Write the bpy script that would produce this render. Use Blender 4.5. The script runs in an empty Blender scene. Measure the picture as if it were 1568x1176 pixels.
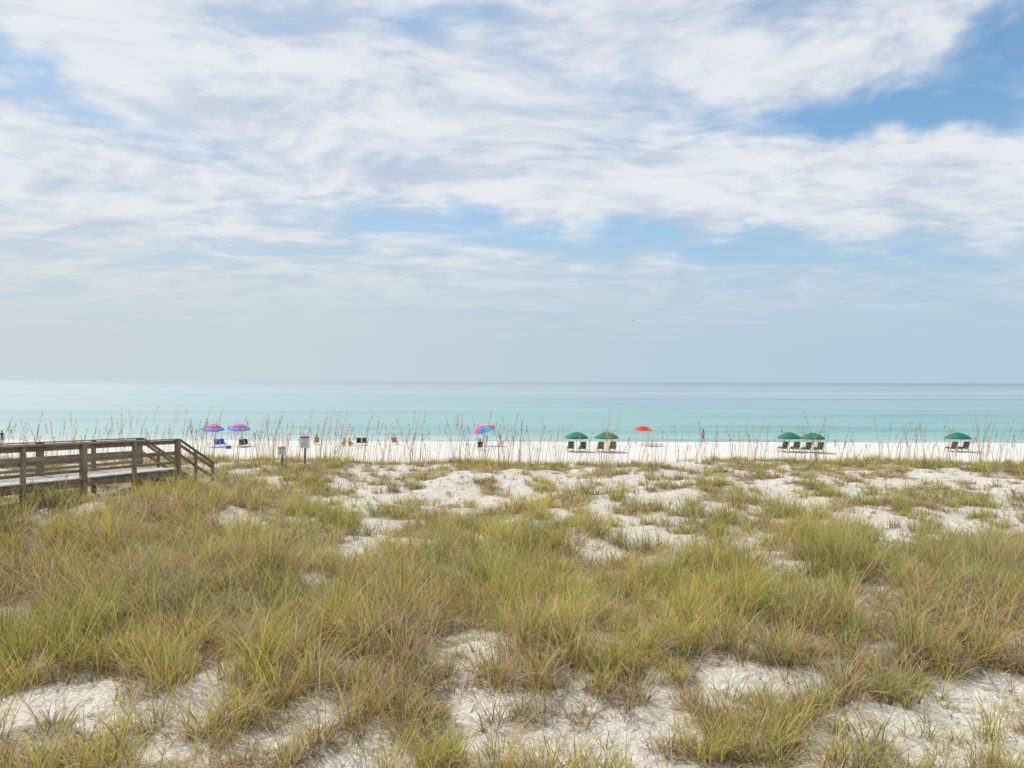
import bpy, bmesh, math, random
import numpy as np
from mathutils import Vector, Matrix, Euler
rng=np.random.default_rng(7); random.seed(7)
scene=bpy.context.scene
scene.view_settings.view_transform='Standard'; scene.view_settings.look='None'
scene.view_settings.exposure=0; scene.view_settings.gamma=1
F=1230.0; CZ=7.5
def hor(sx): return 582+5*sx/1568.0
# ------------------------------------------------------------ noise
_T=[np.random.default_rng(100+i).random((256,256)) for i in range(8)]
def vn(x,y,s=0):
    T=_T[s%8]; x=np.asarray(x,float)+s*17.3; y=np.asarray(y,float)+s*9.1
    ix=np.floor(x).astype(int); iy=np.floor(y).astype(int); fx=x-ix; fy=y-iy
    fx=fx*fx*(3-2*fx); fy=fy*fy*(3-2*fy)
    a=T[ix%256,iy%256]; b=T[(ix+1)%256,iy%256]; c=T[ix%256,(iy+1)%256]; d=T[(ix+1)%256,(iy+1)%256]
    return (a*(1-fx)+b*fx)*(1-fy)+(c*(1-fx)+d*fx)*fy
def fbm(x,y,o=4,s=0):
    t=0;a=1;n=0
    for i in range(o):
        t=t+a*vn(np.asarray(x)*2**i,np.asarray(y)*2**i,s+i); n+=a; a*=.55
    return t/n
def sst(a,b,v):
    t=np.clip((v-a)/(b-a),0,1); return t*t*(3-2*t)
PY=[-400,0,8,11,14.5,18,22,28,35,41,44,50,58,70,85,101,110,130,300,3000,40000]
PZ=[2.6,2.4,2.38,2.45,2.75,2.95,2.7,2.83,3.04,3.19,3.09,2.1,1.0,.45,.30,0.0,-.35,-1.2,-4,-15,-40]
def zt(x,y):
    x=np.asarray(x,float); y=np.asarray(y,float)
    yy=y+ (fbm(x*.08+3,y*0+1,2,5)-.5)*5*sst(20,35,y)*(1-sst(46,60,y))
    z=np.interp(yy,PY,PZ)
    z=z+1.1*np.exp(-.5*((x+15)/5)**2-.5*((y-25)/5)**2)
    dune=1-sst(44,60,y)
    z=z+dune*((fbm(x*.22,y*.22,3,1)-.5)*.75+(fbm(x*.9,y*.9,3,2)-.5)*.28)
    beach=sst(60,70,y)*(1-sst(94,100,y))
    z=z+beach*(fbm(x*.5,y*.7,3,3)-.5)*.10
    return z
def place(sx,sy):
    p=sy-hor(sx); d=60.
    lo,hi=4.,400.
    for _ in range(60):
        m=(lo+hi)/2; x=(sx-784)/F*m
        if F*(CZ-float(zt(x,m)))/m>p: lo=m
        else: hi=m
    return (sx-784)/F*m,m,float(zt((sx-784)/F*m,m))
def atx(sx,d): return (sx-784)/F*d
# sand clearings (photo analysis -> world ellipses on the ground)
CL=[(65,1085,75,40,1),(210,1105,75,35,1),(160,1012,45,25,.8),(495,1090,70,30,1),(735,1010,50,35,1),(730,1090,45,60,1),
(960,1120,110,50,1),(860,1080,60,30,.9),(1120,1060,45,35,1),(1400,1130,150,45,1.1),(1500,1080,70,25,.9),(600,1150,60,25,.6),
(560,830,85,30,1),(575,762,40,30,1),(680,755,65,35,1),(795,750,40,30,1),(1000,822,85,30,1.1),(915,850,50,16,.9),(1195,755,38,22,.9),
(1350,800,75,24,1),(1500,740,70,20,1),(1500,812,70,22,1),(355,798,35,18,1),(685,885,45,15,.9),(1200,862,45,20,.9),
(165,812,28,15,.8),(870,735,35,12,.8),(1080,730,50,12,.7),(385,712,50,9,1.2),(1000,765,60,15,.7),(1290,745,40,15,.7)]
CW=[]
for (sx,sy,a,b,w) in CL:
    k=1.0 if sy<900 else .95; a*=k; b*=k
    x,d,_=place(sx,sy); x2,d2,_=place(sx,sy-b); x3,d3,_=place(sx,sy+b)
    CW.append((x,(d2+d3)/2,a/F*d,max(.4,abs(d2-d3)/2),w))
DD=[0,8,11,12.5,14,19,22,27,32,36,39,42,47,53,62]
DV=[.64,.64,.64,.88,1.15,1.15,.98,.76,.68,.66,.70,.85,.85,.4,-1]
P3=np.array([-12.3,29.5]); BD=np.array([.253,.967]); BL=np.array([-.967,.253])
def onwalk(x,y,m=0.1):
    a=(x-P3[0])*BD[0]+(y-P3[1])*BD[1]; b=(x-P3[0])*BL[0]+(y-P3[1])*BL[1]
    return (a<2.3)&(b>-m)&(b<1.6+m)
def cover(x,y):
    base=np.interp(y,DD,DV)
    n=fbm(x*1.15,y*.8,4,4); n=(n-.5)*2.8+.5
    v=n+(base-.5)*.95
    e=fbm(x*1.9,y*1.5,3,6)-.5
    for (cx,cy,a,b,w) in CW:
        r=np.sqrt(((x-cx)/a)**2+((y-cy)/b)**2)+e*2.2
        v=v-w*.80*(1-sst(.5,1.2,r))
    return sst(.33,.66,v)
# ------------------------------------------------------------ node helper
class NT:
    def __init__(s,t): s.t=t; s.n=t.nodes; s.l=t.links
    def new(s,ty,**k):
        n=s.n.new(ty)
        for a,b in k.items(): setattr(n,a,b)
        return n
    def put(s,sock,v):
        if v is None: return
        if isinstance(v,bpy.types.NodeSocket): s.l.new(v,sock)
        else: sock.default_value=v
    def m(s,op,a,b=None,c=None,clamp=False):
        n=s.new('ShaderNodeMath',operation=op,use_clamp=clamp)
        s.put(n.inputs[0],a); s.put(n.inputs[1],b); s.put(n.inputs[2],c); return n.outputs[0]
    def vm(s,op,a,b=None,out=0):
        n=s.new('ShaderNodeVectorMath',operation=op)
        s.put(n.inputs[0],a)
        if b is not None: s.put(n.inputs[1],b)
        return n.outputs[out]
    def mix(s,f,a,b,bt='MIX'):
        n=s.new('ShaderNodeMix',data_type='RGBA',blend_type=bt)
        s.put(n.inputs[0],f); s.put(n.inputs[6],a); s.put(n.inputs[7],b); return n.outputs[2]
    def ss(s,v,a,b,c=0.,d=1.):
        n=s.new('ShaderNodeMapRange',interpolation_type='SMOOTHSTEP')
        s.put(n.inputs[0],v); n.inputs[1].default_value=a; n.inputs[2].default_value=b
        n.inputs[3].default_value=c; n.inputs[4].default_value=d; return n.outputs[0]
    def noise(s,vec,scale,detail=4,rough=.5,dist=0.,out=0,dim='3D'):
        n=s.new('ShaderNodeTexNoise'); n.noise_dimensions=dim; s.put(n.inputs['Vector'],vec)
        n.inputs['Scale'].default_value=scale; n.inputs['Detail'].default_value=detail
        n.inputs['Roughness'].default_value=rough; n.inputs['Distortion'].default_value=dist
        return n.outputs[out]
    def mapping(s,vec,sc=(1,1,1),rot=(0,0,0),loc=(0,0,0)):
        n=s.new('ShaderNodeMapping'); s.put(n.inputs[0],vec)
        n.inputs[1].default_value=loc; n.inputs[2].default_value=rot; n.inputs[3].default_value=sc
        return n.outputs[0]
    def ramp(s,f,els):
        n=s.new('ShaderNodeValToRGB'); s.put(n.inputs[0],f); cr=n.color_ramp
        while len(cr.elements)>1: cr.elements.remove(cr.elements[-1])
        cr.elements[0].position=els[0][0]; cr.elements[0].color=(*els[0][1],1)
        for p,c in els[1:]:
            e=cr.elements.new(p); e.color=(*c,1)
        return n.outputs[0]
def newmat(name):
    m=bpy.data.materials.new(name); m.use_nodes=True; m.node_tree.nodes.clear()
    N=NT(m.node_tree); o=N.new('ShaderNodeOutputMaterial'); return m,N,o
def simple(name,col,rough=.6,var=.12,scale=8,trans=0):
    m,N,o=newmat(name)
    tc=N.new('ShaderNodeTexCoord').outputs['Object']
    n=N.noise(tc,scale,4)
    c=N.mix(n,(*[c*(1-var*1.6) for c in col],1),(*[min(1,c*(1+var*1.6)) for c in col],1))
    b=N.new('ShaderNodeBsdfPrincipled'); N.put(b.inputs['Base Color'],c); b.inputs['Roughness'].default_value=rough
    if trans:
        t=N.new('ShaderNodeBsdfTranslucent'); N.put(t.inputs[0],c)
        x=N.new('ShaderNodeMixShader'); x.inputs[0].default_value=trans
        N.l.new(b.outputs[0],x.inputs[1]); N.l.new(t.outputs[0],x.inputs[2]); N.l.new(x.outputs[0],o.inputs[0])
    else: N.l.new(b.outputs[0],o.inputs[0])
    return m
# ------------------------------------------------------------ mesh helper
def link(o,parent=None):
    scene.collection.objects.link(o)
    if parent is not None: o.parent=parent
    return o
def npmesh(name,V,Fq,col=None,mat=None,smooth=False,parent=None):
    me=bpy.data.meshes.new(name)
    V=np.ascontiguousarray(V,dtype=np.float32); Fq=np.ascontiguousarray(Fq,dtype=np.int32)
    me.vertices.add(len(V)); me.vertices.foreach_set('co',V.ravel())
    k=Fq.shape[1]; me.loops.add(Fq.size); me.loops.foreach_set('vertex_index',Fq.ravel())
    me.polygons.add(len(Fq)); me.polygons.foreach_set('loop_start',np.arange(0,Fq.size,k,dtype=np.int32))
    me.polygons.foreach_set('use_smooth',np.full(len(Fq),smooth))
    me.update(calc_edges=True)
    if col is not None:
        at=me.color_attributes.new('Col','FLOAT_COLOR','POINT')
        c=np.ones((len(V),4),np.float32); c[:,:3]=col; at.data.foreach_set('color',c.ravel())
    if mat: me.materials.append(mat)
    return link(bpy.data.objects.new(name,me),parent)
def empty(name,loc,rz=0):
    e=bpy.data.objects.new(name,None); e.location=loc; e.rotation_euler=(0,0,rz); e.empty_display_size=.3
    return link(e)
def bbox(bm,size,M,bev=.006,mi=0):
    r=bmesh.ops.create_cube(bm,size=1,matrix=M@Matrix.Diagonal((*size,1)))
    vs=r['verts']; es=list({e for v in vs for e in v.link_edges}); fs=list({f for v in vs for f in v.link_faces})
    for f in fs: f.material_index=mi
    if bev: 
        g=bmesh.ops.bevel(bm,geom=es,offset=bev,segments=1,affect='EDGES')
        for f in g['faces']: f.material_index=mi
def T(*a): return Matrix.Translation(a)
def beam(bm,p,q,w,h,bev=.006,mi=0,up=Vector((0,0,1))):
    p=Vector(p);q=Vector(q); d=(q-p); L=d.length; d.normalize()
    s=d.cross(up)
    if s.length<1e-4: s=Vector((1,0,0))
    s.normalize(); u=s.cross(d)
    R=Matrix((s,d,u)).transposed().to_4x4()
    bbox(bm,(w,L,h),T(*((p+q)/2))@R,bev,mi)
def tube(bm,p,q,r1,r2,n=8,mi=0):
    p=Vector(p);q=Vector(q); d=(q-p); L=d.length
    R=d.to_track_quat('Z','Y').to_matrix().to_4x4()
    g=bmesh.ops.create_cone(bm,cap_ends=True,segments=n,radius1=r1,radius2=r2,depth=L,matrix=T(*((p+q)/2))@R)
    for v in g['verts']:
        for f in v.link_faces: f.material_index=mi
def ell(bm,c,r,mi=0,seg=14,rings=10,M=None):
    g=bmesh.ops.create_uvsphere(bm,u_segments=seg,v_segments=rings,radius=1,matrix=T(*c)@(M or Matrix())@Matrix.Diagonal((*r,1)))
    for v in g['verts']:
        for f in v.link_faces: f.material_index=mi; f.smooth=True
def fin(bm,name,mats,parent,smooth=False):
    me=bpy.data.meshes.new(name); bm.normal_update(); bm.to_mesh(me); bm.free()
    for m in mats: me.materials.append(m)
    if smooth: me.polygons.foreach_set('use_smooth',[True]*len(me.polygons))
    return link(bpy.data.objects.new(name,me),parent)
# ------------------------------------------------------------ WORLD
SUN_EL=52; SUN_AZ=-55   # az measured from +Y toward +X
w=bpy.data.worlds.new("World"); scene.world=w; w.use_nodes=True; w.node_tree.nodes.clear()
N=NT(w.node_tree); wo=N.new('ShaderNodeOutputWorld'); bg=N.new('ShaderNodeBackground'); bg.inputs[1].default_value=.1
N.l.new(bg.outputs[0],wo.inputs[0])
sky=N.new('ShaderNodeTexSky',sky_type='NISHITA'); sky.sun_disc=False
sky.sun_elevation=math.radians(SUN_EL); sky.sun_rotation=math.radians(SUN_AZ); sky.air_density=1.0; sky.dust_density=.6; sky.ozone_density=2.5
d=N.vm('NORMALIZE',N.new('ShaderNodeTexCoord').outputs['Generated'])
sp=N.new('ShaderNodeSeparateXYZ'); N.l.new(d,sp.inputs[0]); X,Y,Z=sp.outputs
zc=N.m('ADD',N.m('MAXIMUM',Z,0.),.12)
cb=N.new('ShaderNodeCombineXYZ'); N.put(cb.inputs[0],N.m('DIVIDE',X,zc)); N.put(cb.inputs[1],N.m('DIVIDE',Y,zc))
uv0=cb.outputs[0]
ww=N.noise(uv0,1.1,2,.5,0.,1,'2D')
uv=N.vm('ADD',uv0,N.vm('MULTIPLY',N.vm('SUBTRACT',ww,(.5,.5,.5)),(.4,.4,0.)))
n1=N.noise(N.mapping(uv,(.65,1.1,1),(0,0,math.radians(-24)),(3.1,1.7,0)),1.0,4,.5,0.,0,'2D')
n2=N.noise(N.mapping(uv,(.8,1.15,1),(0,0,math.radians(-24))),3.4,8,.6,0.,0,'2D')
n4=N.noise(N.mapping(uv,(.9,1.15,1),(0,0,math.radians(-20)),(4,9,0)),11.,4,.6,0.,0,'2D')
wn=N.noise(d,6.,4,.6,0,out=1)
wd=N.vm('ADD',d,N.vm('MULTIPLY',N.vm('SUBTRACT',wn,(.5,.5,.5)),(.24,.24,.13)))
dens=N.m('ADD',N.m('MULTIPLY',n1,.54),N.m('ADD',N.m('MULTIPLY',n2,.46),N.m('MULTIPLY',n4,.10)))
BL_=[ # x,y,a,b,ang,amp
(1500,95,140,52,-35,-.30),(1300,200,230,26,4,-.20),(1060,150,120,22,8,-.10),(130,150,200,24,18,-.20),(320,300,260,22,8,-.18),
(720,335,300,26,9,-.22),(1180,395,360,36,2,-.21),(690,30,90,26,20,-.12),(1250,70,120,18,-10,-.11),
(520,190,420,80,14,.13),(1280,285,400,46,4,.24),(1200,80,220,50,10,.10),(100,235,260,40,8,.15),(250,60,260,40,10,.10)]
for (sx,sy,a,b,an,amp) in BL_:
    c=Vector(((sx-784)/F,1,(hor(sx)-sy)/F)); L=c.length; c=c/L; t=math.radians(an)
    ax=(math.cos(t)*F*L/a,0,-math.sin(t)*F*L/a); ay=(math.sin(t)*F*L/b,0,math.cos(t)*F*L/b)
    dd=N.vm('SUBTRACT',wd,tuple(c))
    cc=N.new('ShaderNodeCombineXYZ'); N.put(cc.inputs[0],N.vm('DOT_PRODUCT',dd,ax,1)); N.put(cc.inputs[1],N.vm('DOT_PRODUCT',dd,ay,1)); N.put(cc.inputs[2],N.vm('DOT_PRODUCT',dd,(0,2.,0),1))
    g=N.ss(N.vm('LENGTH',cc.outputs[0],None,1),0.,2.0,amp,0.)
    dens=N.m('ADD',dens,g)
mask=N.ss(dens,.22,.60)
ccol=N.mix(N.ss(N.m('ADD',N.m('MULTIPLY',n2,.85),N.m('ADD',N.m('MULTIPLY',dens,.35),N.m('MULTIPLY',N.m('SUBTRACT',n4,.5),.30))),.38,.84),(5.5,6.2,7.4,1),(8.4,8.6,8.9,1))
bluesky=N.mix(1.,sky.outputs[0],(.60,1.14,1.36,1),'MULTIPLY')
hazeLR=N.mix(N.ss(X,-.6,.6),(6.0,6.8,7.15,1),(4.5,6.0,7.2,1))
blue2=N.mix(N.ss(Z,.02,.42,.72,.15),bluesky,(4.6,6.3,7.9,1))
blue2=N.mix(N.ss(X,-.45,.45,.35,0.),blue2,(5.0,6.5,7.9,1))
c1=N.mix(N.m('MULTIPLY',mask,.95),blue2,ccol)
hz=N.ss(Z,.03,.23,1.,0.)
c2=N.mix(hz,c1,hazeLR)
below=N.ss(Z,-.02,0.,1.,0.)
c3=N.mix(below,c2,(4.5,5.2,5.6,1))
N.l.new(c3,bg.inputs[0])
# ------------------------------------------------------------ SUN
sl=bpy.data.lights.new('sun','SUN'); sl.energy=3.7; sl.angle=math.radians(1.2); sl.color=(1,.94,.84)
so=link(bpy.data.objects.new('sun',sl))
el=math.radians(SUN_EL); az=math.radians(SUN_AZ)
sd=Vector((math.cos(el)*math.sin(az),math.cos(el)*math.cos(az),math.sin(el)))
so.rotation_euler=sd.to_track_quat('Z','Y').to_euler(); so.location=(-40,30,60)
# ------------------------------------------------------------ TERRAIN
def axis(parts):
    out=[]
    for a,b,s in parts: out+=list(np.arange(a,b,s))
    return np.array(out)
g=np.geomspace(50,40000,26)
xs=np.concatenate([-g[::-1],axis([(-48,48.01,.25)]),g])
ys=np.concatenate([[-400,-200,-100,-50,-25,-12],axis([(-5,5,1),(5,48,.2),(48,112,.7)]),np.geomspace(113,40000,24)])
GX,GY=np.meshgrid(xs,ys); GZ=zt(GX,GY)
nx,ny=len(xs),len(ys)
idx=np.arange(nx*ny).reshape(ny,nx)
Fq=np.stack([idx[:-1,:-1],idx[:-1,1:],idx[1:,1:],idx[1:,:-1]],-1).reshape(-1,4)
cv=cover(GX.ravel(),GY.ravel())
m,N,o=newmat('white_sand')
geo=N.new('ShaderNodeNewGeometry'); pos=geo.outputs['Position']
at=N.new('ShaderNodeVertexColor',layer_name='Col')
big=N.noise(pos,.35,3,.55,0,0,'2D'); fine=N.noise(pos,11,4,.68,0,0,'2D'); mid=N.noise(pos,2.2,4,.6,0,0,'2D')
c=N.mix(N.ss(big,.3,.7),(.58,.54,.485,1),(.64,.605,.555,1))
c=N.mix(N.ss(mid,.48,.72,0,.38),c,(.50,.445,.38,1))
c=N.mix(N.ss(fine,.52,.70,0,.6),c,(.34,.28,.22,1))
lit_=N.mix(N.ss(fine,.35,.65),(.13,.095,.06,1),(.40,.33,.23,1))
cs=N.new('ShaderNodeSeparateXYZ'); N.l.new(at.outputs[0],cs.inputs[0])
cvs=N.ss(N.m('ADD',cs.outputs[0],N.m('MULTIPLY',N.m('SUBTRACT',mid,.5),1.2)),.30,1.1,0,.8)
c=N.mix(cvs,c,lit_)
pz=N.new('ShaderNodeSeparateXYZ'); N.l.new(pos,pz.inputs[0])
c=N.mix(N.ss(pz.outputs[2],.3,1.1,.8,0.),c,(.68,.665,.635,1))
c=N.mix(N.ss(pz.outputs[2],-.02,.05,.5,0.),c,(.42,.38,.32,1))
b=N.new('ShaderNodeBsdfDiffuse'); N.put(b.inputs['Color'],c)
hgt=N.m('ADD',N.m('MULTIPLY',mid,.16),N.m('ADD',N.m('MULTIPLY',fine,.025),N.m('MULTIPLY',N.noise(pos,5.,2,.5,0,0,'2D'),.07)))
bp=N.new('ShaderNodeBump'); bp.inputs['Strength'].default_value=.9; bp.inputs['Distance'].default_value=1.0
N.put(bp.inputs['Height'],hgt); N.l.new(bp.outputs[0],b.inputs['Normal']); N.l.new(b.outputs[0],o.inputs[0])
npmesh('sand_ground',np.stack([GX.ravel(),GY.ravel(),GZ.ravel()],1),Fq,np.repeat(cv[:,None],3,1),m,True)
# ------------------------------------------------------------ SEA
m,N,o=newmat('sea_water')
geo=N.new('ShaderNodeNewGeometry'); pos=geo.outputs['Position']
sp=N.new('ShaderNodeSeparateXYZ'); N.l.new(pos,sp.inputs[0])
inv=N.m('DIVIDE',100.,N.m('MAXIMUM',sp.outputs[1],50.))
xr=N.m('DIVIDE',sp.outputs[0],N.m('MAXIMUM',sp.outputs[1],50.))
cbn=N.new('ShaderNodeCombineXYZ'); N.put(cbn.inputs[0],xr); N.put(cbn.inputs[1],N.m('LOGARITHM',N.m('MAXIMUM',sp.outputs[1],50.),2.718))
st=N.noise(N.mapping(cbn.outputs[0],(1.3,9,1)),1.3,4,.6,.3)
st2=N.noise(N.mapping(cbn.outputs[0],(.8,5.5,1),(0,0,.02)),1.3,7,.72)
ii=N.m('ADD',inv,N.m('MULTIPLY',N.m('SUBTRACT',st,.5),.24))
c=N.ramp(ii,[(0,(.10,.17,.22)),(.03,(.15,.23,.29)),(.08,(.24,.33,.38)),(.16,(.29,.38,.42)),(.28,(.22,.345,.38)),(.42,(.21,.365,.375)),(.65,(.18,.36,.35)),(.88,(.19,.385,.35)),(.97,(.38,.50,.45))])
c=N.mix(N.ss(st2,.46,.60,0,.6),c,(.12,.23,.28,1))
c=N.mix(N.ss(xr,-.7,.5,.45,0.),c,(.42,.50,.50,1))  # sun glitter painted into the water colour, paler towards the left
df=N.new('ShaderNodeBsdfDiffuse'); N.put(df.inputs[0],c)
gl=N.new('ShaderNodeBsdfGlossy'); gl.inputs[1].default_value=.25; gl.inputs[0].default_value=(.95,.97,1,1)
bp=N.new('ShaderNodeBump'); bp.inputs['Strength'].default_value=.5; bp.inputs['Distance'].default_value=.12
N.put(bp.inputs['Height'],N.noise(N.mapping(pos,(.5,1,1)),1.2,3,.6,0,0,'2D')); N.l.new(bp.outputs[0],gl.inputs['Normal'])
mx=N.new('ShaderNodeMixShader')
N.put(mx.inputs[0],N.m('ADD',N.ss(inv,0.,.9,.38,.24),N.m('MULTIPLY',N.m('SUBTRACT',st2,.5),-.35)))
N.l.new(df.outputs[0],mx.inputs[1]); N.l.new(gl.outputs[0],mx.inputs[2]); N.l.new(mx.outputs[0],o.inputs[0])
gy=np.concatenate([np.arange(94,112,.5),np.geomspace(112.5,38000,30)]); gx=np.concatenate([-g[::-1],np.arange(-46,46.1,2),g])
SX,SY=np.meshgrid(gx,gy); idx=np.arange(SX.size).reshape(SX.shape)
Fq=np.stack([idx[:-1,:-1],idx[:-1,1:],idx[1:,1:],idx[1:,:-1]],-1).reshape(-1,4)
npmesh('sea',np.stack([SX.ravel(),SY.ravel(),np.zeros(SX.size)],1),Fq,None,m,True)
mf=simple('foam',(.85,.88,.88),.6,.05)
xx=np.arange(-75,75,.4); yy=np.array([place(784,677)[1]]*len(xx))+(fbm(xx*.12,xx*0,3,2)-.5)*1.6+.6
wd_=.12+.5*sst(.42,.62,fbm(xx*.3,xx*0+4,3,3))
V=np.concatenate([np.stack([xx,yy,np.full(len(xx),.02)],1),np.stack([xx,yy+wd_,np.full(len(xx),.02)],1)])
n=len(xx); i=np.arange(n-1); npmesh('sea_foam',V,np.stack([i,i+1,i+1+n,i+n],1),None,mf)
# ------------------------------------------------------------ GRASS
def blades(base,azi,L,th0,cur,wid,cb_,ct_,S,sr):
    n=len(L); t=np.linspace(0,1,S+1); tm=(t[:-1]+t[1:])/2
    th=np.clip(th0[:,None]+cur[:,None]*tm[None],-.2,2.3)
    h=np.concatenate([np.zeros((n,1)),np.cumsum(np.sin(th),1)],1)*(L/S)[:,None]
    z=np.concatenate([np.zeros((n,1)),np.cumsum(np.cos(th),1)],1)*(L/S)[:,None]
    P=np.stack([base[:,0:1]+h*np.cos(azi)[:,None],base[:,1:2]+h*np.sin(azi)[:,None],base[:,2:3]+z],-1)
    sa=azi+sr; s=np.stack([-np.sin(sa),np.cos(sa),np.zeros(n)],-1)[:,None,:]
    wt=(wid[:,None]*(1-.85*t[None]**1.5))[...,None]*.5
    V=np.stack([P-s*wt,P+s*wt],2).reshape(-1,3)
    o=(np.arange(n)*(S+1)*2)[:,None]; k=(np.arange(S)*2)[None]
    q=np.stack([o+k,o+k+1,o+k+3,o+k+2],-1).reshape(-1,4)
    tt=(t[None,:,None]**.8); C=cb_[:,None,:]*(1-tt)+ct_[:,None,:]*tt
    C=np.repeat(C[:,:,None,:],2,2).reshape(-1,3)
    return V,q,C
class Acc:
    def __init__(s): s.V=[];s.F=[];s.C=[];s.n=0
    def add(s,V,q,C): s.V.append(V);s.F.append(q+s.n);s.C.append(C);s.n+=len(V)
    def done(s,name,mat): return npmesh(name,np.concatenate(s.V),np.concatenate(s.F),np.concatenate(s.C),mat)
mg,N,o=newmat('dune_grass_blades')
at=N.new('ShaderNodeVertexColor',layer_name='Col')
df=N.new('ShaderNodeBsdfDiffuse'); N.l.new(at.outputs[0],df.inputs[0])
tr=N.new('ShaderNodeBsdfTranslucent'); N.l.new(at.outputs[0],tr.inputs[0])
mx=N.new('ShaderNodeMixShader'); mx.inputs[0].default_value=.36
N.l.new(df.outputs[0],mx.inputs[1]); N.l.new(tr.outputs[0],mx.inputs[2])
N.l.new(mx.outputs[0],o.inputs[0])
GREEN=np.array([.29,.40,.07]); YG=np.array([.82,.71,.15]); STRAW=np.array([.88,.72,.50]); BROWN=np.array([.25,.155,.10]); GOLD=np.array([.88,.58,.14])
def scatter(y0,y1,rho):
    W=y1*.70+3; n=int(2*W*(y1-y0)*rho)
    x=rng.uniform(-W,W,n); y=rng.uniform(y0,y1,n); k=np.abs(x)<y*.70+3
    x,y=x[k],y[k]; c=cover(x,y)
    keep=(rng.random(len(x))<np.maximum(c,.17))&~onwalk(x,y)
    return x[keep],y[keep],c[keep]
acc=Acc()
for (y0,y1,rho,nb,S,wid) in [(5,13,10,46,3,.0130),(13,21,9,44,3,.0145),(21,31,7.5,30,2,.019),(31,44,7,22,2,.026),(44,56,3,14,2,.032)]:
    x,y,c=scatter(y0,y1,rho); nt=len(x)
    small=np.where(c<.25,rng.uniform(.3,.7,nt),1.)
    hz=np.interp(y,[0,11,14,19,24,32,38,46],[.60,.68,.95,.95,.76,.56,.42,.38])*(.55+.9*vn(x*.9,y*.9,3))*rng.uniform(.5,1.35,nt)*small
    gf=sst(.35,.65,fbm(x*.45,y*.45,3,7))
    yf=sst(.3,.7,fbm(x*.3+9,y*.3,3,1))
    tg=np.clip(gf*.42+.16+rng.normal(0,.28,nt),.03,.94)
    rep=(nb*(.5+rng.random(nt))*np.where(c<.25,.45,1)).astype(int)+4
    I=np.repeat(np.arange(nt),rep); n=len(I)
    rad=rng.random(n)**.7*.21*small[I]; a0=rng.uniform(0,6.283,n)
    bx=x[I]+rad*np.cos(a0); by=y[I]+rad*np.sin(a0); bz=zt(bx,by)-.02
    isg=rng.random(n)<tg[I]
    az_=a0+rng.normal(0,1.1,n)
    lean=rng.normal(0,.18,nt)[I]
    L=hz[I]*np.where(isg,rng.uniform(.5,1.15,n),rng.uniform(.35,1.08,n))
    th0=np.where(isg,rng.uniform(.0,.5,n),rng.uniform(.05,1.1,n))+lean*.5
    cur=np.where(isg,rng.uniform(.1,1.4,n),rng.uniform(.2,1.8,n))
    mixg=np.clip(yf[I]*.5+rng.normal(.38,.34,n)+rng.normal(0,.18,nt)[I],0,1)[:,None]
    gcol=GREEN*(1-mixg)+YG*mixg
    ms=np.clip(rng.random(n)*1.4,0,1)[:,None]
    scol=STRAW*ms+BROWN*(1-ms); gold=(rng.random(n)<.16)[:,None]; scol=np.where(gold,GOLD,scol)
    col=np.where(isg[:,None],gcol,scol)*rng.uniform(.65,1.25,n)[:,None]*rng.uniform(.76,1.18,nt)[I][:,None]
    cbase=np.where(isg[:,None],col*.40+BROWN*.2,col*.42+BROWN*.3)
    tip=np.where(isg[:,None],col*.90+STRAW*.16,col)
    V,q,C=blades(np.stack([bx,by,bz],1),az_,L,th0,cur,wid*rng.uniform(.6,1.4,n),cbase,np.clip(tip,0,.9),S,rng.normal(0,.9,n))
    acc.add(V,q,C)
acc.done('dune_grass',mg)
# litter on the sand
n=36000; y=rng.uniform(6,42,n); x=rng.uniform(-1,1,n)*(y*.7+2); k=(rng.random(n)<.35+.65*fbm(x*.8,y*.8,3,2))&~onwalk(x,y); x,y=x[k],y[k]; n=len(x)
acc=Acc(); cc=np.where((rng.random(n)<.6)[:,None],BROWN,STRAW*.7)*rng.uniform(.6,1.2,n)[:,None]
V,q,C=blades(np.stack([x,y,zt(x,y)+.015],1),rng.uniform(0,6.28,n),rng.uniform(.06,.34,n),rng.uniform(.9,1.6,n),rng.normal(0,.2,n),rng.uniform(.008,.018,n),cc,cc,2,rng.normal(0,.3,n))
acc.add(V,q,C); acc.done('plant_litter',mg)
# ------------------------------------------------------------ SEA OATS
def oats(x,y,h):
    n=len(x); a=rng.uniform(-.9,.9,n)+np.where(rng.random(n)<.7,0,3.14)
    z=zt(x,y)-.02; S=6
    wd=np.interp(y,[10,25,45],[.008,.012,.018])
    tc=np.array([.46,.33,.14])*rng.uniform(.6,1.4,n)[:,None]
    th0=rng.uniform(-.02,.10,n); cur=rng.uniform(.02,.4,n)
    V,q,C=blades(np.stack([x,y,z],1),a,h,th0,cur,wd*1.3,tc*.9,tc,S,rng.normal(1.57,.3,n)+0)
    A.add(V,q,C)
    tips=V.reshape(n,S+1,2,3).mean(2)
    K=18
    t=rng.random((n,K)); seg=np.clip((S-1.6)+t*1.6,0,S-1e-3); si=seg.astype(int); fr=(seg-si)[...,None]
    P=tips[np.arange(n)[:,None],si]*(1-fr)+tips[np.arange(n)[:,None],si+1]*fr
    m_=n*K; P=P.reshape(-1,3); az2=(a[:,None]+rng.normal(0,.9,(n,K))).ravel()
    ln=(rng.uniform(.05,.12,(n,K))).ravel()*np.repeat(np.clip(h/1.3,.6,1.3),K)
    cs_=np.repeat(tc*1.15,K,0)*rng.uniform(.7,1.2,m_)[:,None]
    V,q,C=blades(P,az2,ln,rng.uniform(.2,1.2,m_),rng.uniform(.3,1.4,m_),np.repeat(wd*1.9,K),cs_,cs_,2,rng.normal(0,1.2,m_))
    A.add(V,q,C)
A=Acc()
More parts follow.
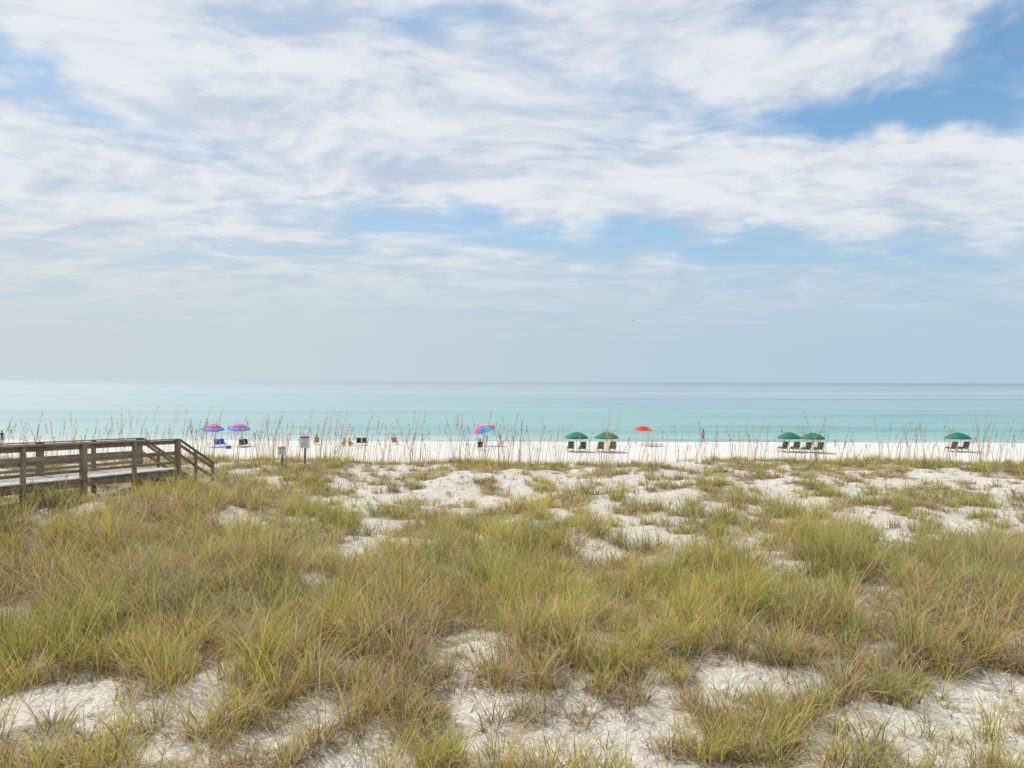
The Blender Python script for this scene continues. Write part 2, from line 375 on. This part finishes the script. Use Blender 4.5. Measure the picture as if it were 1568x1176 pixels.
def band(s0,s1,d0,d1,n,h0,h1):
    d=rng.uniform(d0,d1,n); sx=rng.uniform(s0,s1,n)
    x=(sx-784)/F*d; k=~onwalk(x,d); x,d=x[k],d[k]
    oats(x,d,h0+(h1-h0)*rng.random(len(x))**1.6)
band(-60,1640,39,47,360,.9,2.4); band(-60,560,34,46,170,1.4,3.0); band(480,800,40,47,60,1.4,3.0); band(780,1620,40,47,120,1.1,2.6)
for cx_ in (300,395,410,500,520,620,700,775,930,1245,1505): band(cx_-12,cx_+12,41,45,8,1.6,3.0)
band(-60,230,20,34,30,1.0,1.7); band(0,1568,22,40,60,.6,1.0); band(0,180,17,22,22,.8,1.25); band(1280,1600,16,30,26,.7,1.05); band(200,1300,12,22,30,.6,.9)
A.done('sea_oats',mg)
# ------------------------------------------------------------ BOARDWALK
def woodmat(name,c1,c2):
    m,N,o=newmat(name); g=N.new('ShaderNodeNewGeometry')
    tc=N.new('ShaderNodeTexCoord').outputs['Object']
    n=N.noise(N.mapping(tc,(6,1.2,6)),3,6,.65,.4); n2=N.noise(tc,1.3,4)
    c=N.mix(N.ss(n,.3,.72),(*c1,1),(*c2,1))
    c=N.mix(N.m('MULTIPLY',g.outputs['Random Per Island'],.5),c,(c1[0]*.5,c1[1]*.5,c1[2]*.55,1))
    c=N.mix(N.ss(n2,.45,.7,0,.45),c,(.36,.33,.29,1))
    b=N.new('ShaderNodeBsdfPrincipled'); N.put(b.inputs['Base Color'],c); b.inputs['Roughness'].default_value=.85
    bp=N.new('ShaderNodeBump'); bp.inputs['Strength'].default_value=.4; bp.inputs['Distance'].default_value=.01
    N.put(bp.inputs['Height'],n); N.l.new(bp.outputs[0],b.inputs['Normal']); N.l.new(b.outputs[0],o.inputs[0]); return m
wr=woodmat('weathered_timber',(.17,.115,.075),(.36,.28,.20)); wdk=woodmat('deck_timber',(.46,.43,.39),(.66,.63,.58))
bw=empty('boardwalk',(0,0,0))
def bwp(s,o_,z): 
    p=P3+BD*s+BL*o_; return Vector((p[0],p[1],z))
def topz(s): return 5.35-.0385*s if s<0 else 5.35
bm=bmesh.new(); s=-17.
while s<-.02:
    j=random.uniform(-.004,.004)
    beam(bm,bwp(s+.07,-.07,topz(s)-1.09+j),bwp(s+.07,1.67,topz(s)-1.09+j),.135,.038,.004); s+=.147
fin(bm,'deck_boards',[wdk],bw)
bm=bmesh.new(); bj=bmesh.new()
for side in (0,1.6):
    sg=-1 if side==0 else 1
    for s in [0,-2.25,-4.5,-6.75,-9,-11.3,-13.6,-16]:
        wpost=.17 if (s in(-4.5,0)) else .12
        p=bwp(s,side+sg*.03,0); g0=float(zt(p.x,p.y))-.5
        beam(bm,(p.x,p.y,g0),(p.x,p.y,topz(s)-.02+(.0)),wpost,wpost,.008,up=Vector((BD[0],BD[1],0)))
    for a,b in [(-16.9,-9),(-9,-4.5),(-4.5,.1)]:
        beam(bm,bwp(a+.004,side,topz(a)),bwp(b-.004,side,topz(b)),.16,.038)
        for dz in (.11,.52,.86):
            beam(bm,bwp(a+.004,side-sg*.05,topz(a)-dz),bwp(b-.004,side-sg*.05,topz(b)-dz),.036,.14 if dz<.8 else .09)
    beam(bj,bwp(-16.9,side-sg*.02,topz(-16.9)-1.25),bwp(.05,side-sg*.02,topz(0)-1.25),.05,.24)
    beam(bm,bwp(.12,side,5.34),bwp(2.15,side,4.28),.14,.038)
    for dz in (.14,.52): beam(bm,bwp(.12,side-sg*.05,5.32-dz),bwp(2.12,side-sg*.05,4.26-dz),.036,.11)
    beam(bj,bwp(.12,side-sg*.02,4.12),bwp(2.15,side-sg*.02,3.08),.05,.26)
    p=bwp(2.1,side+sg*.03,0); beam(bm,(p.x,p.y,float(zt(p.x,p.y))-.4),(p.x,p.y,4.27),.10,.10,.008,up=Vector((BD[0],BD[1],0)))
    p=bwp(1.05,side+sg*.03,0); beam(bm,(p.x,p.y,float(zt(p.x,p.y))-.4),(p.x,p.y,4.80),.09,.09,.008,up=Vector((BD[0],BD[1],0)))
fin(bm,'railings',[wr],bw); fin(bj,'joists',[wr],bw)
bm=bmesh.new()
for i in range(6):
    beam(bm,bwp(.2+i*.34,-.02,4.12-i*.172),bwp(.2+i*.34,1.62,4.12-i*.172),.29,.038,.004)
fin(bm,'stair_treads',[wdk],bw)
# ------------------------------------------------------------ UMBRELLAS
white=simple('white_paint',(.8,.8,.78),.5,.03); metal=simple('aluminium_pole',(.6,.6,.6),.35,.05)
green=simple('green_canvas',(.006,.19,.11),.7,.1,trans=.22); dgreen=simple('dark_green_canvas',(.008,.06,.035),.8,.1)
red=simple('red_canvas',(.75,.03,.015),.7,.08,trans=.25)
palewood=simple('pale_wood',(.60,.50,.36),.7,.12,14)
CO={'pink':(.80,.10,.35),'blue':(.03,.20,.70),'lblue':(.05,.42,.80),'purple':(.22,.08,.45),'yellow':(.8,.62,.05),'orange':(.8,.25,.03),'magenta':(.75,.02,.30),'white':(.8,.8,.8),'turq':(.03,.5,.55)}
CM={k:simple(k+'_canvas',v,.7,.05,trans=.25) for k,v in CO.items()}
def umbrella(loc,R,H,rise,mats,scheme='panel',tilt=(0,0),valance=.0,rz=.2,pole=metal):
    e=empty('beach_umbrella',loc,rz)
    bm=bmesh.new(); NP=8; K=4; rings=[0,.12,.25,.4,.55,.7,.85,1.]
    if scheme=='panel': mi=lambda p,r:p%len(mats)
    else: mi=lambda p,r:r%len(mats)
    top=bm.verts.new((0,0,rise)); prev=None
    RR=rings[1:]+([1.012] if valance else [])
    for ri,r in enumerate(RR):
        ring=[]
        for a in range(NP*K):
            th=2*math.pi*a/(NP*K); u=(a%K)/K; sag=math.sin(math.pi*u)
            rr=R*r*(1-.045*sag); z=rise*(1-r**1.7)-.05*sag*r*rise*2
            if valance and ri==len(RR)-1: z=-valance-.03*sag
            ring.append(bm.verts.new((rr*math.cos(th),rr*math.sin(th),z)))
        for a in range(NP*K):
            b=(a+1)%(NP*K)
            f=bm.faces.new((top,ring[a],ring[b])) if prev is None else bm.faces.new((prev[a],ring[a],ring[b],prev[b]))
            f.material_index=mi(a//K,ri); f.smooth=True
        prev=ring
    tm=Matrix.Rotation(tilt[0],4,'X')@Matrix.Rotation(tilt[1],4,'Y')
    bm.transform(T(0,0,H-rise)@tm); fin(bm,'canopy',mats,e)
    bm=bmesh.new()
    for p in range(NP):
        th=2*math.pi*p/NP; last=None
        for r in (0.02,.3,.6,.98):
            q=Vector((R*r*math.cos(th),R*r*math.sin(th),rise*(1-r**1.7)-.02))
            if last is not None: tube(bm,last,q,.008,.008,5)
            last=q
        tube(bm,(0,0,rise-.45),(R*.5*math.cos(th),R*.5*math.sin(th),rise*(1-.5**1.7)-.02),.006,.006,5)
    ell(bm,(0,0,rise+.03),(.03,.03,.06)); bm.transform(T(0,0,H-rise)@tm); fin(bm,'ribs_and_finial',[pole],e)
    bm=bmesh.new(); tube(bm,(0,0,-.35),(0,0,H-rise-.1),.024,.022,10)
    q=T(0,0,H-rise)@tm@Vector((0,0,rise)); tube(bm,(0,0,H-rise-.12),q,.02,.016,10)
    ell(bm,(0,0,H-rise-.1),(.035,.035,.05)); fin(bm,'pole',[pole],e)
    return e
# ------------------------------------------------------------ CHAIRS
def lounge(loc,rz,cush=dgreen,frame=palewood):
    e=empty('beach_lounge_chair',loc,rz); bm=bmesh.new(); bc=bmesh.new()
    for sx in (-.31,.31):
        beam(bm,(sx,-.35,.30),(sx,1.15,.30),.05,.08)
        beam(bm,(sx,-.15,.33),(sx,-.62,1.02),.05,.08)
        for yy in (-.25,1.05): beam(bm,(sx,yy,-.05),(sx,yy,.26),.055,.055,up=Vector((0,1,0)))
        beam(bm,(sx*1.1,-.38,.56),(sx*1.1,.35,.56),.10,.03); beam(bm,(sx*1.1,.28,.27),(sx*1.1,.28,.54),.05,.05,up=Vector((0,1,0)))
    for i in range(9): beam(bm,(-.28,-.1+i*.14,.335),(.28,-.1+i*.14,.335),.09,.02,.003)
    for i in range(5):
        t=.12+i*.19; beam(bm,(-.28,-.15-.47*t-.03,.33+.69*t-.02),(.28,-.15-.47*t-.03,.33+.69*t-.02),.07,.02,.003)
    beam(bc,(0,-.06,.40),(0,1.12,.40),.56,.09,.03); beam(bc,(0,-.13,.42),(0,-.60,1.10),.56,.09,.03)
    fin(bm,'frame',[frame],e); fin(bc,'cushion',[cush],e); return e
def foldchair(loc,rz,cloth,h=.3,name='beach_chair'):
    e=empty(name,loc,rz); bm=bmesh.new(); bc=bmesh.new()
    for sx in (-.28,.28):
        tube(bm,(sx,-.28,-.02),(sx,.30,h+.05),.013,.013); tube(bm,(sx,.30,-.02),(sx,-.25,h),.013,.013)
        tube(bm,(sx,-.22,h),(sx,-.48,h+.62),.013,.013); tube(bm,(sx,-.22,h),(sx,.30,h+.02),.013,.013)
        tube(bm,(sx,-.34,h+.24),(sx,.22,h+.24),.016,.016); tube(bm,(sx,.22,h+.24),(sx,.22,h),.012,.012)
    tube(bm,(-.28,-.48,h+.62),(.28,-.48,h+.62),.013,.013); tube(bm,(-.28,.30,h),(.28,.30,h),.013,.013)
    V=[(-.27,.3,h+.015),(.27,.3,h+.015),(.27,.03,h-.03),(-.27,.03,h-.03),(-.27,-.21,h-.005),(.27,-.21,h-.005),(-.27,-.47,h+.61),(.27,-.47,h+.61)]
    vs=[bc.verts.new(v) for v in V]
    for f in ((0,1,2,3),(3,2,5,4),(4,5,7,6)): bc.faces.new([vs[i] for i in f])
    bmesh.ops.solidify(bc,geom=bc.faces[:],thickness=.012)
    fin(bm,'frame',[metal],e); fin(bc,'fabric',[cloth],e); return e
# ------------------------------------------------------------ PEOPLE
skinm=simple('skin',(.42,.22,.14),.55,.05); hairm=simple('hair',(.06,.035,.02),.6,.2,40); eyem=simple('eye',(.02,.02,.02),.2,.0)
def person(loc,rz,pose,shirt,shorts,h=0.02,longhair=False,hat=None,name='person'):
    e=empty(name,loc,rz)
    if pose=='stand':
        J=dict(pel=(0,0,.93),sp=(0,.01,1.12),ch=(0,0,1.32),nk=(0,-.01,1.47),hd=(0,.01,1.56),
         sL=(-.17,0,1.41),eL=(-.24,-.04,1.13),wL=(-.25,.07,.90),hL=(-.25,.10,.83),sR=(.17,0,1.41),eR=(.25,-.03,1.14),wR=(.22,.12,.95),hR=(.21,.16,.90),
         pL=(-.09,0,.90),kL=(-.10,.05,.49),aL=(-.11,0,.09),tL=(-.12,.16,.035),pR=(.09,0,.90),kR=(.11,-.02,.49),aR=(.12,-.12,.09),tR=(.13,.04,.035))
    else:
        k=h
        kz=k+.42 if h<.15 else k+.12; ky=.36 if h<.15 else .46; ay=.62 if h<.15 else .66
        J=dict(pel=(0,-.02,k+.11),sp=(0,-.09,k+.28),ch=(0,-.11,k+.48),nk=(0,-.08,k+.62),hd=(0,-.05,k+.71),
         sL=(-.17,-.09,k+.56),eL=(-.24,.02,k+.32),wL=(-.19,.22,k+.33),hL=(-.17,.29,k+.35),sR=(.17,-.09,k+.56),eR=(.25,.0,k+.31),wR=(.20,.20,k+.28),hR=(.18,.27,k+.29),
         pL=(-.09,.02,k+.10),kL=(-.14,ky,kz),aL=(-.13,ay,.09),tL=(-.14,ay+.16,.04),pR=(.09,.02,k+.10),kR=(.14,ky+.04,kz-.03),aR=(.14,ay+.05,.09),tR=(.15,ay+.21,.04))
    Rr=dict(pel=.125,sp=.115,ch=.135,nk=.055,hd=.055,sL=.06,sR=.06,eL=.042,eR=.042,wL=.027,wR=.027,hL=.035,hR=.035,pL=.095,pR=.095,kL=.058,kR=.058,aL=.036,aR=.036,tL=.03,tR=.03)
    E=[('pel','sp'),('sp','ch'),('ch','nk'),('nk','hd'),('ch','sL'),('sL','eL'),('eL','wL'),('wL','hL'),('ch','sR'),('sR','eR'),('eR','wR'),('wR','hR'),('pel','pL'),('pL','kL'),('kL','aL'),('aL','tL'),('pel','pR'),('pR','kR'),('kR','aR'),('aR','tR')]
    ks=list(J); me=bpy.data.meshes.new('body'); me.from_pydata([J[k_] for k_ in ks],[(ks.index(a),ks.index(b)) for a,b in E],[])
    ob=link(bpy.data.objects.new('body_src',me)); md=ob.modifiers.new('s','SKIN'); md.use_smooth_shade=True
    for i,k_ in enumerate(ks):
        sv=me.skin_vertices[0].data[i]; sv.radius=(Rr[k_],Rr[k_]*(.8 if k_ in('ch','sp','pel') else 1)); sv.use_root=(k_=='pel')
    sub=ob.modifiers.new('u','SUBSURF'); sub.levels=1; sub.render_levels=1
    dg=bpy.context.evaluated_depsgraph_get(); me2=bpy.data.meshes.new_from_object(ob.evaluated_get(dg)); bpy.data.objects.remove(ob)
    me2.materials.clear()
    for mm in (skinm,shirt,shorts): me2.materials.append(mm)
    JV={k_:Vector(v) for k_,v in J.items()}
    for p in me2.polygons:
        c=p.center; best=None;bd=9
        for a,b in E:
            A_,B_=JV[a],JV[b]; t=max(0,min(1,(c-A_).dot(B_-A_)/(B_-A_).length_squared)); dd=(c-(A_+(B_-A_)*t)).length/(Rr[a]*(1-t)+Rr[b]*t)
            if dd<bd: bd=dd;best=(a,b,t)
        a,b,t=best; mi=0
        if (a,b) in(('pel','sp'),('sp','ch'),('ch','sL'),('ch','sR')) or ((a,b)==('ch','nk') and t<.7) or (a in('sL','sR') and t<.45): mi=1
        if (a,b) in(('pel','pL'),('pel','pR')) or (a in('pL','pR') and t<.7) or ((a,b)==('pel','sp') and t<.25): mi=2
        p.material_index=mi; p.use_smooth=True
    me2.name='body'; link(bpy.data.objects.new('body',me2),e)
    hc=JV['hd']+Vector((0,.015,.07)); bm=bmesh.new()
    ell(bm,hc,(.075,.095,.115)); ell(bm,hc+Vector((0,.095,-.015)),(.014,.022,.022)); ell(bm,hc+Vector((0,.085,-.055)),(.026,.014,.008),2)
    for s_ in(-1,1):
        ell(bm,hc+Vector((s_*.076,0,-.01)),(.012,.022,.03)); ell(bm,hc+Vector((s_*.03,.083,.012)),(.012,.010,.009),1)
    fin(bm,'head',[skinm,eyem,CM['pink']],e)
    bm=bmesh.new(); ell(bm,hc+Vector((0,-.018,.025)),(.083,.095,.105))
    if longhair: ell(bm,hc+Vector((0,-.07,-.09)),(.07,.045,.15))
    if hat:
        ell(bm,hc+Vector((0,0,.06)),(.09,.10,.085),1); ell(bm,hc+Vector((0,.02,.05)),(.17,.18,.012),1)
    fin(bm,'hair',[hairm]+([hat] if hat else []),e)
    bm=bmesh.new()
    for s_ in 'LR':
        w_,h_=JV['w'+s_],JV['h'+s_]; d_=(h_-w_).normalized(); sd_=d_.cross(Vector((0,0,1))); sd_=sd_.normalized() if sd_.length>.1 else Vector((1,0,0)); dn=Vector((0,0,-1)) if abs(d_.z)<.7 else Vector((0,.5,-.2))
        for fi,(off,ln) in enumerate(((-.024,.06),(-.008,.075),(.008,.07),(.024,.055))):
            a_=h_+sd_*off+d_*.005; b_=a_+d_*ln*.55; c_=b_+(d_+dn*.5).normalized()*ln*.5
            tube(bm,a_,b_,.0095,.0085,6); tube(bm,b_,c_,.0085,.007,6)
        a_=h_-d_*.03+sd_*.025; tube(bm,a_,a_+(d_*.6+sd_).normalized()*.05,.011,.008,6)
    fin(bm,'fingers',[skinm],e,True)
    return e
def L3(sx,sy):
    x,d,z=place(sx,sy); return (x,d,z)
# green umbrella sets
for sx,sy in [(883,692),(929,692),(1209,692),(1245,693),(1467,692)]:
    x,d,z=L3(sx,sy); umbrella((x,d,z),1.22,2.05,.52,[green],valance=.12,rz=random.random(),pole=palewood)
    for dx in (-.62,.62):
        xx_=x+dx; yy_=d-.1; lounge((xx_,yy_,float(zt(xx_,yy_))),random.uniform(-.08,.08))
strip=[CM['pink'],CM['pink'],CM['lblue'],CM['magenta'],CM['magenta'],CM['lblue'],CM['blue']]
for sx,sy in [(326,684),(366,683)]:
    x,d,z=L3(sx,sy); umbrella((x,d,z),1.28,2.5,.55,strip,'ring',tilt=(.16,.05))
x,d,z=L3(745,683); umbrella((x-.2,d,z),1.25,2.4,.5,[CM['white'],CM['orange'],CM['yellow'],CM['pink'],CM['magenta'],CM['blue'],CM['turq'],CM['magenta']],'panel',tilt=(.22,-.28),rz=.2)
x,d,z=L3(985,682); umbrella((x,d,z),1.1,2.25,.45,[red],'panel',tilt=(.05,.0))
blk=simple('navy_cloth',(.02,.03,.06),.8,.1); greyc=simple('grey_cloth',(.3,.3,.32),.8,.1); yel=CM['yellow']
tan=simple('tan_cloth',(.45,.30,.18),.8,.1)
def seated(sx,sy,sh,so,cloth,rz=0,chair=True,**k):
    x,d,z=L3(sx,sy)
    if chair: foldchair((x,d,z),rz,cloth); person((x,d,z),rz,'sit',sh,so,h=.29,**k)
    else: person((x,d,z),rz,'sit',sh,so,h=.0,**k)
x,d,z=L3(333,685); foldchair((x,d,z),.2,CM['blue']); x,d,z=L3(343,684); foldchair((x,d,z),-.2,CM['blue'])
seated(371,685,blk,blk,blk,.1); x,d,z=L3(379,684); foldchair((x,d,z),-.3,blk)
seated(485,681,tan,blk,tan,.3,longhair=True); seated(605,681,CM['orange'],tan,tan,-.2,hat=tan)
seated(527,682,yel,CM['blue'],yel,.5,chair=False); seated(536,683,CM['orange'],yel,yel,-.4,chair=False)
seated(735,689,blk,tan,blk,.2,longhair=True); seated(767,684,CM['pink'],greyc,CM['white'],.1,hat=greyc)
x,d,z=L3(551,682); foldchair((x,d,z),.0,blk); x,d,z=L3(559,682); foldchair((x,d,z),.1,blk)
x,d,z=L3(1077,679); person((x,d,z),.4,'stand',CM['orange'],CM['blue'],longhair=True)
x,d,z=L3(3,683); person((x,d,z),.2,'stand',blk,blk)
x,d,z=L3(1000,684)
e=empty('sun_lounger',(x,d,z),math.radians(85)); bm=bmesh.new(); bc=bmesh.new()
for sx in(-.3,.3):
    tube(bm,(sx,-1.2,.28),(sx,1.0,.28),.018,.018)
    for yy_ in(-1,.0,.9): tube(bm,(sx,yy_,-.03),(sx,yy_,.28),.015,.015)
bbox(bc,(.56,1.5,.03),T(0,-.4,.30),.008); beam(bc,(0,.36,.31),(0,1.0,.62),.56,.03)
fin(bm,'frame',[metal],e); fin(bc,'fabric',[greyc],e)
# cooler + bag
x,d,z=L3(350,687); e=empty('cooler_box',(x,d,z),.3); bm=bmesh.new(); bbox(bm,(.55,.35,.32),T(0,0,.16),.02); fin(bm,'tub',[CM['blue']],e)
bm=bmesh.new(); bbox(bm,(.58,.38,.07),T(0,0,.36),.02); beam(bm,(-.22,0,.44),(.22,0,.44),.03,.02); fin(bm,'lid',[white],e)
# ------------------------------------------------------------ SIGNS
def sign(sx,d,top,bot,wpx,head,name):
    x=atx(sx,d); g0=float(zt(x,d)); zt_=CZ-(top-hor(sx))*d/F; zb=CZ-(bot-hor(sx))*d/F; W=wpx*d/F; H=zt_-zb
    e=empty(name,(x,d,0),0); bm=bmesh.new(); beam(bm,(0,.06,g0-.4),(0,.06,zt_+.03),.09,.09,.006,up=Vector((0,1,0))); fin(bm,'post',[wr],e)
    bm=bmesh.new(); bbox(bm,(W,.02,H),T(0,-.005,(zt_+zb)/2),.004); fin(bm,'board',[white],e)
    bm=bmesh.new(); bbox(bm,(W*.86,.004,H*.14),T(0,-.018,zt_-H*.15),0,1)
    for i in range(6):
        wl=W*random.uniform(.5,.8); bbox(bm,(wl,.004,H*.022),T(0,-.018,zt_-H*(.32+i*.105)),0,0)
    fin(bm,'lettering',[eyem,head],e)
sign(467,38,667,686,15,CM['magenta'],'warning_sign'); sign(432,38,684,697,13,red,'dune_protection_sign')
# ------------------------------------------------------------ SEAGULL
e=empty('seagull',(atx(970,160),160,CZ+(hor(970)-491)*160/F),.6); bm=bmesh.new()
ell(bm,(0,0,0),(.07,.22,.075)); ell(bm,(0,.23,.03),(.045,.06,.045)); tube(bm,(0,.27,.03),(0,.34,.02),.015,.004)
for s_ in(-1,1):
    pts=[(0.04*s_,.1,.03),(.32*s_,.14,.14),(.68*s_,.02,.06),(.30*s_,-.04,.12),(.04*s_,-.09,.03)]
    vs=[bm.verts.new(p) for p in pts]; bm.faces.new((vs[0],vs[1],vs[3],vs[4])); bm.faces.new((vs[1],vs[2],vs[3]))
vs=[bm.verts.new(p) for p in((-.03,-.18,0),(.03,-.18,0),(.07,-.33,0),(-.07,-.33,0))]; bm.faces.new(vs)
fin(bm,'body_and_wings',[greyc],e)
# ------------------------------------------------------------ CAMERA
cd=bpy.data.cameras.new('camera'); cam=link(bpy.data.objects.new('camera',cd)); cd.sensor_width=36; cd.lens=36*F/1568
cd.clip_start=.1; cd.clip_end=90000
M=T(0,0,CZ)@Matrix.Rotation(math.radians(90)-3.5/F,4,'X')@Matrix.Rotation(.0032,4,'Z')
cam.matrix_world=M; scene.camera=cam
